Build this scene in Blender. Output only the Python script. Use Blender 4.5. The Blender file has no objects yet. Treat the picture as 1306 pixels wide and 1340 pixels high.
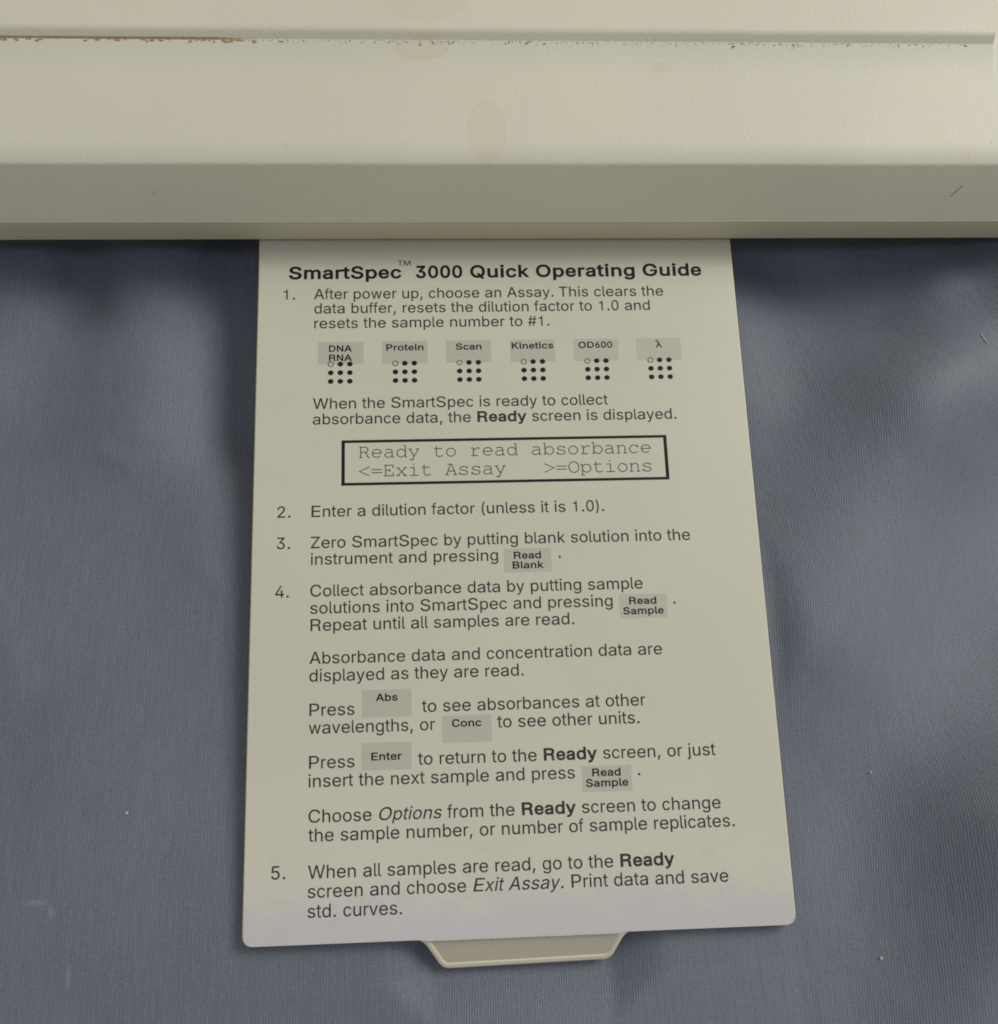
import bpy, bmesh, math, random
from mathutils import Vector, Matrix, noise
from mathutils.geometry import delaunay_2d_cdt

S = bpy.context.scene
C = S.collection
MM = 0.001
ZC = 16.0            # height of the card's face above the table, mm

# ------------------------------------------------------------------ camera
cam = bpy.data.cameras.new('camera')
camo = bpy.data.objects.new('camera', cam); C.objects.link(camo)
M = Matrix(((0.9983718, 0.0207371, -0.0531385), (-0.0337211, 0.9659278, -0.2566053), (0.0460067, 0.2579794, 0.9650544))).to_4x4()
M.translation = Vector((-14.409, 25.535, 228.757 + ZC)) * MM
camo.matrix_world = M
cam.sensor_fit = 'VERTICAL'; cam.sensor_height = 24.0; cam.lens = 24.0 * 1430 / 1340
cam.clip_start = 0.005; cam.clip_end = 20
S.camera = camo

# ------------------------------------------------------------------ light
w = bpy.data.worlds.new('World'); S.world = w; w.use_nodes = True
bg = w.node_tree.nodes['Background']; bg.inputs[0].default_value = (1.0, 0.95, 0.83, 1); bg.inputs[1].default_value = 0.375
S.view_settings.view_transform = 'Standard'; S.view_settings.look = 'None'
S.cycles.filter_width = 1.8      # the photograph is very slightly soft
S.view_settings.exposure = 0.05; S.view_settings.gamma = 1

def area(name, loc, target, size, energy, col):
    l = bpy.data.lights.new(name, 'AREA'); l.shape = 'RECTANGLE'; l.size = size[0]; l.size_y = size[1]
    l.energy = energy; l.color = col
    o = bpy.data.objects.new(name, l); C.objects.link(o); o.location = loc
    o.rotation_euler = (Vector(target) - Vector(loc)).to_track_quat('-Z', 'Y').to_euler()
area('ceiling_light', (1.12, 0.72, 1.25), (0, 0.1, 0), (0.85, 0.8), 24.0, (1.0, 0.985, 0.94))
area('window_light', (-0.02, -0.32, 1.50), (0, 0.05, 0), (1.2, 0.20), 3.4, (0.62, 0.68, 1.0))

# ------------------------------------------------------------------ node helpers
def mat(name):
    m = bpy.data.materials.new(name); m.use_nodes = True
    nt = m.node_tree; return m, nt, nt.nodes['Principled BSDF']
class N:
    def __init__(s, nt): s.nt = nt
    def __call__(s, t, **kw):
        n = s.nt.nodes.new('ShaderNode' + t)
        for k, v in kw.items():
            if k.startswith('i_'): n.inputs[k[2:].replace('_', ' ')].default_value = v
            else: setattr(n, k, v)
        return n
    def link(s, a, b): s.nt.links.new(a, b)
    def put(s, sock, v):
        if isinstance(v, (int, float, tuple)): sock.default_value = v
        else: s.link(v, sock)
    def math(s, op, a, b=None, c=None, clamp=False):
        n = s('Math', operation=op, use_clamp=clamp); s.put(n.inputs[0], a)
        if b is not None: s.put(n.inputs[1], b)
        if c is not None: s.put(n.inputs[2], c)
        return n.outputs[0]
    def mix(s, f, a, b, kind='MIX'):
        n = s('Mix', data_type='RGBA', blend_type=kind); s.put(n.inputs[0], f)
        s.put(n.inputs[6], a); s.put(n.inputs[7], b); return n.outputs[2]
    def noise(s, vec, scale, detail=3.0, rough=0.5):
        n = s('TexNoise'); n.inputs['Scale'].default_value = scale; n.inputs['Detail'].default_value = detail
        n.inputs['Roughness'].default_value = rough; s.link(vec, n.inputs['Vector']); return n.outputs['Fac']
    def ramp(s, v, a, b, lo=0.0, hi=1.0):
        n = s('MapRange'); n.clamp = True; n.interpolation_type = 'SMOOTHSTEP'; s.put(n.inputs[0], v)
        n.inputs[1].default_value = a; n.inputs[2].default_value = b
        n.inputs[3].default_value = lo; n.inputs[4].default_value = hi; return n.outputs[0]
    def coords(s, scale=1000.0):
        # object coordinates in millimetres
        t = s('TexCoord'); v = s('VectorMath', operation='SCALE'); s.link(t.outputs['Object'], v.inputs[0]); v.inputs[3].default_value = scale
        x = s('SeparateXYZ'); s.link(v.outputs[0], x.inputs[0]); return v.outputs[0], x.outputs
    def bump(s, h, strength, dist, prev=None):
        b = s('Bump'); b.inputs['Strength'].default_value = strength; b.inputs['Distance'].default_value = dist
        s.link(h, b.inputs['Height'])
        if prev is not None: s.link(prev, b.inputs['Normal'])
        return b.outputs[0]

# ------------------------------------------------------------------ materials
def plastic(name, base, stains=False, grain=0.5):
    m, nt, p = mat(name); n = N(nt); vec, xyz = n.coords()
    big = n.noise(vec, 0.02, 4.0); fine = n.noise(vec, 1.1, 3.0, 0.6)
    c = n.mix(n.ramp(big, 0.35, 0.7), tuple(v * 0.975 for v in base) + (1,), tuple(min(1, v * 1.02) for v in base) + (1,))
    c = n.mix(n.ramp(n.noise(vec, 0.07, 6.0, 0.7), 0.60, 0.78, 0, 0.12), c, (base[0] * 0.86, base[1] * 0.82, base[2] * 0.70, 1))
    if stains:
        def ell(cx, cy, rx, ry, wob, seed):
            dx = n.math('DIVIDE', n.math('SUBTRACT', xyz[0], cx), rx); dy = n.math('DIVIDE', n.math('SUBTRACT', xyz[1], cy), ry)
            d = n.math('SQRT', n.math('ADD', n.math('MULTIPLY', dx, dx), n.math('MULTIPLY', dy, dy)))
            off = n('VectorMath', operation='ADD'); n.link(vec, off.inputs[0]); off.inputs[1].default_value = (seed, 0, 0)
            return n.math('ADD', d, n.math('MULTIPLY', n.math('SUBTRACT', n.noise(off.outputs[0], 0.16, 4.0, 0.6), 0.5), wob))
        brown = (0.465, 0.410, 0.275, 1)
        for cx, cy, rx, ry, wob, seed, k in STAINS:
            d = ell(cx, cy, rx, ry, wob, seed)
            ring = n.math('MULTIPLY', n.ramp(d, 0.70, 1.0), n.ramp(d, 1.0, 1.10, 0.8, 0))
            tot = n.math('MULTIPLY', n.math('ADD', ring, n.ramp(d, 0.80, 1.06, 0.6, 0)), k)
            c = n.mix(tot, c, brown)
    n.link(c, p.inputs['Base Color'])
    p.inputs['Roughness'].default_value = 0.50; p.inputs['Specular IOR Level'].default_value = 0.35
    b = n.bump(fine, grain, 0.00012)
    b = n.bump(n.noise(vec, 0.06, 2.0), 0.25, 0.0004, b)
    n.link(b, p.inputs['Normal']); return m

STAINS = [(-16.0, 193.84 - 151, 8.5, 5.6, 0.45, 0.0, 0.26), (-17.0, 182.94 - 151, 6.0, 2.2, 1.6, 40.0, 0.42),
          (-3.2, 164.34 - 151, 4.0, 7.2, 0.8, 80.0, 0.26), (35.0, 179.34 - 151, 1.6, 1.2, 0.4, 13.0, 0.35),
          (-74.5, 153.94 - 151, 0.45, 0.28, 1.6, 5.0, 0.8), (-45.5, 160.94 - 151, 0.6, 0.6, 0.8, 9.0, 0.5), (101.5, 158.84 - 151, 1.2, 0.9, 0.6, 22.0, 0.2)]
M_BODY = plastic('cream moulded plastic', (0.520, 0.505, 0.406), True, 0.5)
M_BASE = plastic('cream base plastic', (0.55, 0.525, 0.395), False, 0.35)
M_PLATE = plastic('card plastic', (0.60, 0.55, 0.36), False, 0.3)
M_TAB = plastic('tab plastic', (0.43, 0.405, 0.315), False, 0.3)
M_RIM = plastic('tab rim plastic', (0.56, 0.51, 0.40), False, 0.25)

def label_material():
    m, nt, p = mat('printed label film'); n = N(nt); vec, xyz = n.coords()
    base = (0.458, 0.447, 0.362, 1)
    c = n.mix(n.ramp(n.noise(vec, 0.03, 4.0), 0.35, 0.7, 0, 1), base, (0.476, 0.463, 0.375, 1))
    # handling dirt: faint grey smudges, denser towards the pulled end
    sm = n.noise(vec, 0.22, 8.0, 0.75)
    low = n.ramp(xyz[1], 0.0, 34.0, 1.0, 0.12)
    c = n.mix(n.math('MULTIPLY', n.ramp(sm, 0.54, 0.78), n.math('MULTIPLY', low, 0.58)), c, (0.30, 0.275, 0.215, 1))
    sp = n.noise(vec, 1.6, 2.0, 0.5)
    c = n.mix(n.ramp(sp, 0.74, 0.80, 0, 0.45), c, (0.20, 0.17, 0.12, 1))
    # violet-grey tint at the gripped end: wear plus painted-in bluish window sheen, ragged limit
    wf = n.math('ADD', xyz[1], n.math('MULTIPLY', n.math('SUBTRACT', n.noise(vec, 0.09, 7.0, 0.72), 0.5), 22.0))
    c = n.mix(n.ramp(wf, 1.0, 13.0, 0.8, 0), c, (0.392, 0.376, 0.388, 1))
    # the worn, slightly ragged strip along the fold at the tab
    e = n.math('ADD', xyz[1], n.math('MULTIPLY', n.noise(vec, 1.4, 4.0, 0.7), 1.1))
    c = n.mix(n.ramp(e, 0.2, 1.0, 0.28, 0), c, (0.32, 0.29, 0.22, 1))
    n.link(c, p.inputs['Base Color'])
    p.inputs['Roughness'].default_value = 0.27; p.inputs['Specular IOR Level'].default_value = 0.5
    n.link(n.bump(n.noise(vec, 1.5, 3.0, 0.6), 0.35, 0.00007), p.inputs['Normal'])
    return m
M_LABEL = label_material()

def ink(name, col, rough=0.5, patchy=0.0):
    m, nt, p = mat(name); n = N(nt); vec, xyz = n.coords()
    c = n.mix(n.ramp(n.noise(vec, 3.0, 3.0, 0.6), 0.45, 0.75, 0, patchy), col + (1,), (0.30, 0.28, 0.23, 1))
    n.link(c, p.inputs['Base Color']); p.inputs['Roughness'].default_value = rough
    p.inputs['Specular IOR Level'].default_value = 0.14; return m
M_INK = ink('black print', (0.020, 0.017, 0.020), 0.45, 0.25)
M_BLACK = ink('heavy black print', (0.008, 0.006, 0.009), 0.5, 0.05)
M_THIN = ink('thin black print', (0.045, 0.042, 0.042), 0.5, 0.30)

def halftone():
    m, nt, p = mat('halftone grey print'); n = N(nt); vec, xyz = n.coords()
    # diagonal screen of fine dark dots printed on the film colour
    a = n.math('SINE', n.math('MULTIPLY', n.math('ADD', xyz[0], xyz[1]), 2 * math.pi / 0.52))
    b = n.math('SINE', n.math('MULTIPLY', n.math('SUBTRACT', xyz[0], xyz[1]), 2 * math.pi / 0.52))
    d = n.math('ADD', n.math('MULTIPLY', a, 0.9), n.math('MULTIPLY', b, 0.55))
    c = n.mix(n.ramp(d, -0.6, 0.9), (0.43, 0.42, 0.345, 1), (0.285, 0.28, 0.23, 1))
    n.link(c, p.inputs['Base Color']); p.inputs['Roughness'].default_value = 0.42; return m
M_TONE = halftone()

def cloth_material():
    m, nt, p = mat('ribbed grey-blue cloth'); n = N(nt); vec, xyz = n.coords()
    wob = n.math('MULTIPLY', n.math('SUBTRACT', n.noise(vec, 0.06, 5.0), 0.5), 1.8)
    u = n.math('ADD', xyz[0], wob)
    u = n.math('ADD', u, n.math('MULTIPLY', xyz[1], -0.02))
    rib = n.math('SINE', n.math('MULTIPLY', u, 2 * math.pi / 0.50))
    weft = n.math('SINE', n.math('MULTIPLY', xyz[1], 2 * math.pi / 0.34))
    st = n('Mapping'); st.inputs['Scale'].default_value = (0.5, 3.2, 1); n.link(vec, st.inputs['Vector'])
    st2 = n('Mapping'); st2.inputs['Scale'].default_value = (2.6, 0.12, 1); n.link(vec, st2.inputs['Vector'])
    slub = n.noise(st.outputs[0], 1.0, 3.0, 0.6); thread = n.noise(st2.outputs[0], 1.0, 3.0, 0.6)
    grain = n.noise(vec, 2.6, 4.0, 0.75)
    base = n.mix(n.ramp(n.noise(vec, 0.025, 3.0), 0.35, 0.68), CLOTH_A, CLOTH_B)
    base = n.mix(n.ramp(rib, -1, 1, 0, 0.30), base, (0.040, 0.044, 0.060, 1))
    base = n.mix(n.ramp(thread, 0.38, 0.68, 0, 0.30), base, (0.055, 0.060, 0.080, 1))
    base = n.mix(n.ramp(slub, 0.60, 0.80, 0, 0.5), base, (0.17, 0.175, 0.20, 1))
    base = n.mix(n.ramp(grain, 0.56, 0.72, 0, 0.75), base, (0.19, 0.195, 0.215, 1))
    base = n.mix(n.ramp(grain, 0.28, 0.45, 0.75, 0), base, (0.030, 0.032, 0.045, 1))
    n.link(base, p.inputs['Base Color'])
    def spot(cx, cy, rx, ry):
        dx = n.math('DIVIDE', n.math('SUBTRACT', xyz[0], cx), rx); dy = n.math('DIVIDE', n.math('SUBTRACT', xyz[1], cy), ry)
        d = n.math('SQRT', n.math('ADD', n.math('MULTIPLY', dx, dx), n.math('MULTIPLY', dy, dy)))
        return n.ramp(n.math('ADD', d, n.math('MULTIPLY', n.noise(vec, 0.5, 4.0, 0.7), 1.2)), 0.9, 1.9, 0.32, 0)
    for q in ((-95.5, 9.5, 2.4, 0.7), (-92.5, 7.8, 0.6, 1.2), (-88.5, -4.5, 0.6, 2.6)):
        base = n.mix(spot(*q), base, (0.24, 0.25, 0.27, 1))
    n.link(base, p.inputs['Base Color'])
    p.inputs['Roughness'].default_value = 0.50; p.inputs['Specular IOR Level'].default_value = 0.5
    p.inputs['Sheen Weight'].default_value = 0.12; p.inputs['Sheen Roughness'].default_value = 0.5
    h = n.math('ADD', n.math('MULTIPLY', rib, 0.20), n.math('ADD', n.math('MULTIPLY', weft, 0.10), n.math('MULTIPLY', grain, 1.1)))
    n.link(n.bump(h, 1.0, 0.00010), p.inputs['Normal']); return m
CLOTH_A = (0.106, 0.128, 0.158, 1); CLOTH_B = (0.120, 0.143, 0.174, 1)
M_CLOTH = cloth_material()
def simple(name, col, rough=0.6):
    m, nt, p = mat(name); n = N(nt); vec, xyz = n.coords()
    n.link(n.mix(n.ramp(n.noise(vec, 0.8, 4.0), 0.35, 0.65), tuple(v * 0.8 for v in col) + (1,), col + (1,)), p.inputs['Base Color'])
    p.inputs['Roughness'].default_value = rough; return m
M_TABLE = simple('grey laminate', (0.30, 0.30, 0.29)); M_LINT = simple('white lint', (0.45, 0.47, 0.49), 0.9)
M_TAN = simple('tan crumb', (0.45, 0.33, 0.24), 0.8); M_HAIR = simple('dark hair', (0.05, 0.035, 0.025))
M_DIRT = simple('dark grime', (0.26, 0.20, 0.13), 0.9); M_RUST = simple('rust brown residue', (0.34, 0.235, 0.12), 0.85)
M_DARK = simple('dark interior', (0.05, 0.05, 0.05))

# ------------------------------------------------------------------ object helpers
def ob(name, verts, faces, m, parent=None, smooth=False):
    me = bpy.data.meshes.new(name); me.from_pydata([Vector(v) * MM for v in verts], [], faces); me.update()
    if smooth: me.polygons.foreach_set('use_smooth', [True] * len(me.polygons))
    me.materials.append(m)
    o = bpy.data.objects.new(name, me); C.objects.link(o)
    if parent: o.parent = parent
    return o
def empty(name, loc, rz=0):
    o = bpy.data.objects.new(name, None); o.empty_display_size = 0.01; C.objects.link(o)
    o.location = Vector(loc) * MM; o.rotation_euler = (0, 0, rz); return o
def tag(o, label, cat, group=None, kind=None):
    o['label'] = label; o['category'] = cat
    if group: o['group'] = group
    if kind: o['kind'] = kind
    return o

# ------------------------------------------------------------------ the table under the cloth
def slab(name, x0, x1, y0, y1, z0, z1, m, parent=None):
    v = [(x, y, z) for z in (z0, z1) for x, y in ((x0, y0), (x1, y0), (x1, y1), (x0, y1))]
    f = [(3, 2, 1, 0), (4, 5, 6, 7), (0, 1, 5, 4), (1, 2, 6, 5), (2, 3, 7, 6), (3, 0, 4, 7)]
    return ob(name, v, f, m, parent)
t = slab('table_top', -520, 520, -420, 560, -25, 0, M_TABLE); t['kind'] = 'structure'

# ------------------------------------------------------------------ cloth
def seg_d(x, y, a, b):
    ax, ay = a; bx, by = b; dx, dy = bx - ax, by - ay; L2 = dx * dx + dy * dy
    tt = max(0, min(1, ((x - ax) * dx + (y - ay) * dy) / L2))
    return math.hypot(x - ax - tt * dx, y - ay - tt * dy), tt
RIDGES = [  # from, to, height, half-width (mm)
    ((-80, 165), (-84, 112), 3.0, 14), ((-112, 160), (-120, 118), 2.0, 11),
    ((150, 140), (98, 114), 7.0, 19), ((98, 114), (66, 62), 7.0, 21), ((104, 165), (108, 146), 3.0, 8), ((127, 160), (130, 136), 9.0, 12), ((52, 158), (56, 118), 1.8, 9),
    ((156, 66), (103, 13), 9.0, 20), ((103, 13), (80, -50), 9.0, 20),
    ((-125, 95), (-96, 104), 0.6, 5), ((-104, 52), (-128, 42), 0.8, 4), ((-62, 70), (-70, 112), 0.8, 12),
    ((-112, 72), (-106, 60), 0.5, 3.4), ((-68, 78), (-62, 72), 0.35, 2.2), ((-90, 104), (-84, 101), 0.5, 2.2), ((-90, 12), (-60, -30), 0.5, 18),
]
VALLEYS = [((-63, 165), (-61, 112), 4.5, 10), ((-98, 160), (-97, 142), 4.2, 7), ((66, 152), (90, 134), 3.5, 11)]
def cloth_z(x, y):
    k = max(0.0, min(1.0, (150 - y) / 150.0)); k = k * k * (3 - 2 * k)
    z = 5.6 + 7.4 * k
    for a, b, h, wd in RIDGES:
        d, tt = seg_d(x, y, a, b); z += h * math.exp(-(d / wd) ** 2)
    for a, b, h, wd in VALLEYS:
        d, tt = seg_d(x, y, a, b); z -= h * math.exp(-(d / wd) ** 2)
    z += 1.3 * noise.noise(Vector((x * 0.014, y * 0.010, 3.1))) + 0.45 * noise.noise(Vector((x * 0.035 + y * 0.01, y * 0.03, 9.2)))
    z += 0.16 * noise.noise(Vector((x * 0.11, y * 0.09, 1.7)))
    # pressed down under the card and under the instrument
    lim = 99.0
    ex = max(0.0, abs(x) - 57.0)
    if y > -22: lim = 14.2 + ex * 0.6 if y < 60 else 12.8 + ex * 0.6 + 1.4 * max(0.0, (100 - y) / 40.0) if y < 100 else 12.8 + ex * 0.6
    if y < 4:
        e2 = min(4.6, max(0.0, abs(x) - 18) * 0.45) + max(0.0, abs(x) - 56.5) * 0.5 + max(0.0, -y - 8) * 0.5
        lim = min(lim, 9.4 + e2 + max(0.0, y) * 0.9)
    if y > 143:
        q = max(0.0, min(1.0, (x - 88) / 26.0)); q = q * q * (3 - 2 * q)
        lim = min(lim, 15.6 + 6.2 * q)
        if y > 149.3: lim = min(lim, 15.6 + 6.2 * q * math.exp(-(y - 149.3) / 1.2))
    z = z if z < lim - 1.5 else lim - 1.5 * math.exp(-(z - (lim - 1.5)) / 1.5)
    return max(1.2, z)
xs = []; x = -430.0
while x < 430: xs.append(x); x += 1.3 if -135 < x < 140 else 8.0
ys = []; y = -380.0
while y < 480: ys.append(y); y += 1.3 if -45 < y < 165 else 8.0
V = [(x, y, cloth_z(x, y)) for y in ys for x in xs]; nx = len(xs)
F = [(j * nx + i, j * nx + i + 1, (j + 1) * nx + i + 1, (j + 1) * nx + i) for j in range(len(ys) - 1) for i in range(nx - 1)]
cl = ob('cloth', V, F, M_CLOTH, smooth=True)
tag(cl, 'grey-blue finely ribbed cloth with soft folds spread under the pale instrument and its card', 'cloth')

# ------------------------------------------------------------------ instrument
dev = empty('laboratory_instrument', (0, 151, 0), -0.0058)
tag(dev, 'cream plastic body of a bench spectrophotometer with stained stepped top, over the pull-out card', 'instrument')
def rounded(pts, rad, seg=7):
    out = []
    for i, p in enumerate(pts):
        r = rad[i]
        if r <= 0 or i in (0, len(pts) - 1): out.append(p); continue
        p = Vector(p); a = (Vector(pts[i - 1]) - p).normalized(); b = (Vector(pts[i + 1]) - p).normalized()
        A = p + a * r; B = p + b * r
        for k in range(seg + 1):
            u = k / seg; out.append(tuple(A * (1 - u) ** 2 + p * 2 * u * (1 - u) + B * u * u))
    return out
XL, XR = -190.0, 205.0
Z = ZC
def sweep(name, prof_fn, xcols, m, parent, close=False):
    rows = [prof_fn(x) for x in xcols]; n = len(rows[0])
    v = [(x, p[0] - 151, p[1]) for x, r in zip(xcols, rows) for p in r]
    f = [(i * n + k, i * n + k + 1, (i + 1) * n + k + 1, (i + 1) * n + k) for i in range(len(xcols) - 1) for k in range(n - 1)]
    if close:
        f += [tuple(range(n)), tuple(reversed(range((len(xcols) - 1) * n, len(xcols) * n)))]
        f += [(i * n + n - 1, i * n, (i + 1) * n, (i + 1) * n + n - 1) for i in range(len(xcols) - 1)]
    o = ob(name, v, f, m, parent, smooth=True)
    me = o.data
    try: me.set_sharp_from_angle(angle=math.radians(28))
    except Exception: pass
    bm = bmesh.new(); bm.from_mesh(me); bmesh.ops.recalc_face_normals(bm, faces=bm.faces); bm.to_mesh(me); bm.free()
    return o
def top_profile(x):
    # the raised cover ends on the right; past it the lower level runs on
    def bl(a, b, k): return a * (1 - k) + b * k
    k = max(0.0, min(1.0, (x - 109.75) / 0.35))
    pts = [(300, Z + 8.2), (151.2, Z + 8.2), (151.2, Z + 10.85), (150.52, Z + 10.85), (157.34, Z + 22.5), (159.9, Z + 23.95),
           (176.3, Z + 25.1), (180.2, Z + 25.38), (184.78, bl(Z + 26.85, Z + 25.8, k)), (186.3, bl(Z + 28.5, Z + 25.95, k)), (330, bl(Z + 31.5, Z + 29.0, k)), (330, Z + 8.2)]
    return rounded(pts, [0, 0, 0, 0.12, 0.45, 2.3, 0, 3.2, 0.06 + 0.5 * k, 0.9, 0, 0])
cols = [XL] + [XL + 5 * i for i in range(1, 59)] 
cols = [c for c in cols if c < 106] + [106, 109.0, 109.6, 109.75, 109.82, 109.92, 110.02, 110.1, 110.25, 111, 114, 117, 130, 160, XR]
cover = sweep('top_cover', top_profile, cols, M_BODY, dev, close=True)
def base_profile(x):
    pts = [(300, Z + 1.4), (155.0, Z + 1.4), (151.15, Z + 1.4), (150.38, Z + 10.78), (153, Z + 10.8), (153, Z + 8.0), (300, Z + 8.0)]
    return rounded(pts, [0, 0, 0.5, 0.12, 0, 0, 0], 4)
base = sweep('base_lip', base_profile, [XL + 1 + 8 * i for i in range(49)] + [XR - 1], M_BASE, dev, close=True)
# rubber feet that carry it, out of the picture
def cyl(name, cx, cy, r, z0, z1, m, parent=None, n=24):
    v = [(cx + r * math.cos(2 * math.pi * i / n), cy + r * math.sin(2 * math.pi * i / n), z) for z in (z0, z1) for i in range(n)]
    f = [tuple(reversed(range(n))), tuple(range(n, 2 * n))] + [(i, (i + 1) % n, n + (i + 1) % n, n + i) for i in range(n)]
    return ob(name, v, f, m, parent)
for fx, fy in ((-165, 20), (180, 20), (-165, 130), (180, 130)): cyl('foot', fx, fy, 9, 2.5, Z + 1.4, M_DARK, dev)

rnd = random.Random(4)
# brown residue line in the left part of the seam, and grime specks along the rest
def blob(v, f, x, y, z, rx, ry, h, n=7):
    s = len(v); v.append((x, y, z + h))
    for i in range(n):
        a = 2 * math.pi * i / n; q = rnd.uniform(0.65, 1.3)
        v.append((x + rx * q * math.cos(a), y + ry * q * math.sin(a), z - 0.05))
    for i in range(n): f.append((s, s + 1 + i, s + 1 + (i + 1) % n))
SEAM_Y, SEAM_Z = 184.66 - 151, Z + 26.84
v, f = [], []
x = -135.0; pts = []
while x < -51.5:
    hw = 0.12 + 0.09 * noise.noise(Vector((x * 0.9, 0, 0))) + 0.05 * rnd.random()
    if x > -58 and rnd.random() < 0.25: hw *= 0.3
    pts.append((x, hw)); x += 0.35
for i, (x, hw) in enumerate(pts):
    fd = max(0.08, min(1.0, (-51.2 - x) / 9.0)); hw = max(0.05, hw * fd)
    v += [(x, SEAM_Y - hw * 0.9, SEAM_Z - 0.06), (x, SEAM_Y + 0.08, SEAM_Z + 0.10 * fd), (x, SEAM_Y + 0.20, SEAM_Z + (0.24 + hw * 0.3) * fd - 0.12 * (1 - fd))]
    if i: a = (i - 1) * 3; b = i * 3; f += [(a, b, b + 1, a + 1), (a + 1, b + 1, b + 2, a + 2)]
for k in range(60):
    x = rnd.uniform(-130, -52); blob(v, f, x, SEAM_Y - rnd.uniform(0.15, 0.55), SEAM_Z, rnd.uniform(0.12, 0.6), rnd.uniform(0.08, 0.24), 0.06)
r = ob('rust_residue', v, f, M_RUST, dev); r['label'] = 'thin orange-brown residue line'
v, f = [], []
for k in range(300):
    x = rnd.uniform(-51, 104)
    s = rnd.choice((0.06, 0.08, 0.10, 0.13)) * (0.5 + noise.noise(Vector((x * 0.09, 5, 0))) + 0.5)
    blob(v, f, x, SEAM_Y + 0.05 - abs(rnd.gauss(0, 0.35)), SEAM_Z - 0.01, s * rnd.uniform(1, 2.4), s * 0.9, 0.05)
def panel_z(y): return Z + 23.95 + (y - 159.9) * (1.15 / 16.4) if y < 176.3 else Z + 25.1 + (y - 176.3) * (0.45 / 5.6)
for k in range(46):
    x = rnd.uniform(-110, 112); y = rnd.uniform(162.5, 183); s = rnd.uniform(0.05, 0.13)
    blob(v, f, x, y - 151, panel_z(y), s * rnd.uniform(1, 1.6), s, 0.03)
for x, y, s in ((60.3, 177.6, 0.26), (59.5, 177.3, 0.16), (-20.7, 172.8, 0.16), (107.2, 161.8, 0.26), (54.3, 162.8, 0.26), (53.5, 163.5, 0.16), (-58.3, 167.3, 0.12)):
    blob(v, f, x, y - 151, panel_z(y), s, s * 0.8, 0.04)
d = ob('grime_speck', v, f, M_DIRT, dev); d['kind'] = 'stuff'

def strand(name, pts, r, m):
    cu = bpy.data.curves.new(name, 'CURVE'); cu.dimensions = '3D'; cu.bevel_depth = r * MM; cu.bevel_resolution = 2
    sp = cu.splines.new('NURBS'); sp.points.add(len(pts) - 1)
    for q, p in zip(sp.points, pts): q.co = tuple(c * MM for c in p) + (1,)
    sp.use_endpoint_u = True; sp.order_u = 3
    o = bpy.data.objects.new('tmp', cu); dg = bpy.context.evaluated_depsgraph_get()
    me = bpy.data.meshes.new_from_object(o); me.name = name; bpy.data.objects.remove(o)
    me.materials.clear(); me.materials.append(m)
    o = bpy.data.objects.new(name, me); C.objects.link(o); return o
def front_pt(x, tz):   # a point just proud of the sloping front face
    y = 150.52 + (tz - 10.85) * (6.82 / 11.75) - 0.0058 * x
    return (x, y - 0.10, Z + tz)
h = strand('hair', [front_pt(100.6, 16.0), front_pt(101.2, 16.6), front_pt(101.8, 17.4), front_pt(102.2, 17.7), front_pt(102.6, 18.3)], 0.05, M_HAIR)
tag(h, 'short dark slanted hair on the front face of the cream instrument, near its right end', 'hair')

# ------------------------------------------------------------------ guide card
card = empty('guide_card', (0, 0, ZC))
tag(card, 'cream plastic pull-out card with printed operating instructions and a thumb tab at its end', 'instruction card')
def arc_corner(p, a, b, r, n=6):
    p = Vector(p); a = (Vector(a) - p).normalized(); b = (Vector(b) - p).normalized()
    A = p + a * r; B = p + b * r
    return [tuple(A * (1 - u) ** 2 + p * 2 * u * (1 - u) + B * u * u) for u in [k / n for k in range(n + 1)]]
def rpoly(pts, rad):
    out = []
    for i, p in enumerate(pts):
        if rad[i] <= 0: out.append(p)
        else: out += arc_corner(p, pts[i - 1], pts[(i + 1) % len(pts)], rad[i])
    return out
def inset(poly, d):
    n = len(poly); out = []
    ar = sum(poly[i - 1][0] * poly[i][1] - poly[i][0] * poly[i - 1][1] for i in range(n)); sg = 1 if ar > 0 else -1
    for i in range(n):
        a, b, c = Vector(poly[i - 1]), Vector(poly[i]), Vector(poly[(i + 1) % n])
        n1 = Vector((-(b - a).y, (b - a).x)).normalized(); n2 = Vector((-(c - b).y, (c - b).x)).normalized()
        m = (n1 + n2); m = m / max(0.5, m.dot(n1)) if m.length > 1e-6 else n1
        out.append((b.x + m.x * d * sg, b.y + m.y * d * sg))
    return out
HW = 54.8; TOP = 215.0
outline = rpoly([(-HW, TOP), (-HW, 0.0), (-19.4, 0.0), (19.7, 0.0), (HW, 0.0), (HW, TOP)], [0, 2.2, 0, 0, 2.2, 0])
# edges: the lower edge runs level, with a small fillet down into the tab on either side
def prism(name, poly, z0, z1, bev, m, parent):
    n = len(poly); inn = inset(poly, bev)
    rings = [[(x, y, z0) for x, y in inset(poly, bev * 0.6)], [(x, y, z0 + bev * 0.6) for x, y in poly], [(x, y, z1 - bev) for x, y in poly],
             [(x, y, z1 - bev * 0.3) for x, y in inset(poly, bev * 0.3)], [(x, y, z1) for x, y in inn]]
    v = [p for r in rings for p in r]; f = []
    for k in range(len(rings) - 1):
        for i in range(n): f.append((k * n + i, k * n + (i + 1) % n, (k + 1) * n + (i + 1) % n, (k + 1) * n + i))
    f.append(tuple(range((len(rings) - 1) * n, len(rings) * n))); f.append(tuple(reversed(range(n))))
    o = ob(name, v, f, m, parent); bm = bmesh.new(); bm.from_mesh(o.data); bmesh.ops.recalc_face_normals(bm, faces=bm.faces); bm.to_mesh(o.data); bm.free()
    return o
prism('plate', outline, -1.5, 0.0, 0.35, M_PLATE, card)
rl = random.Random(11)
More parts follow.
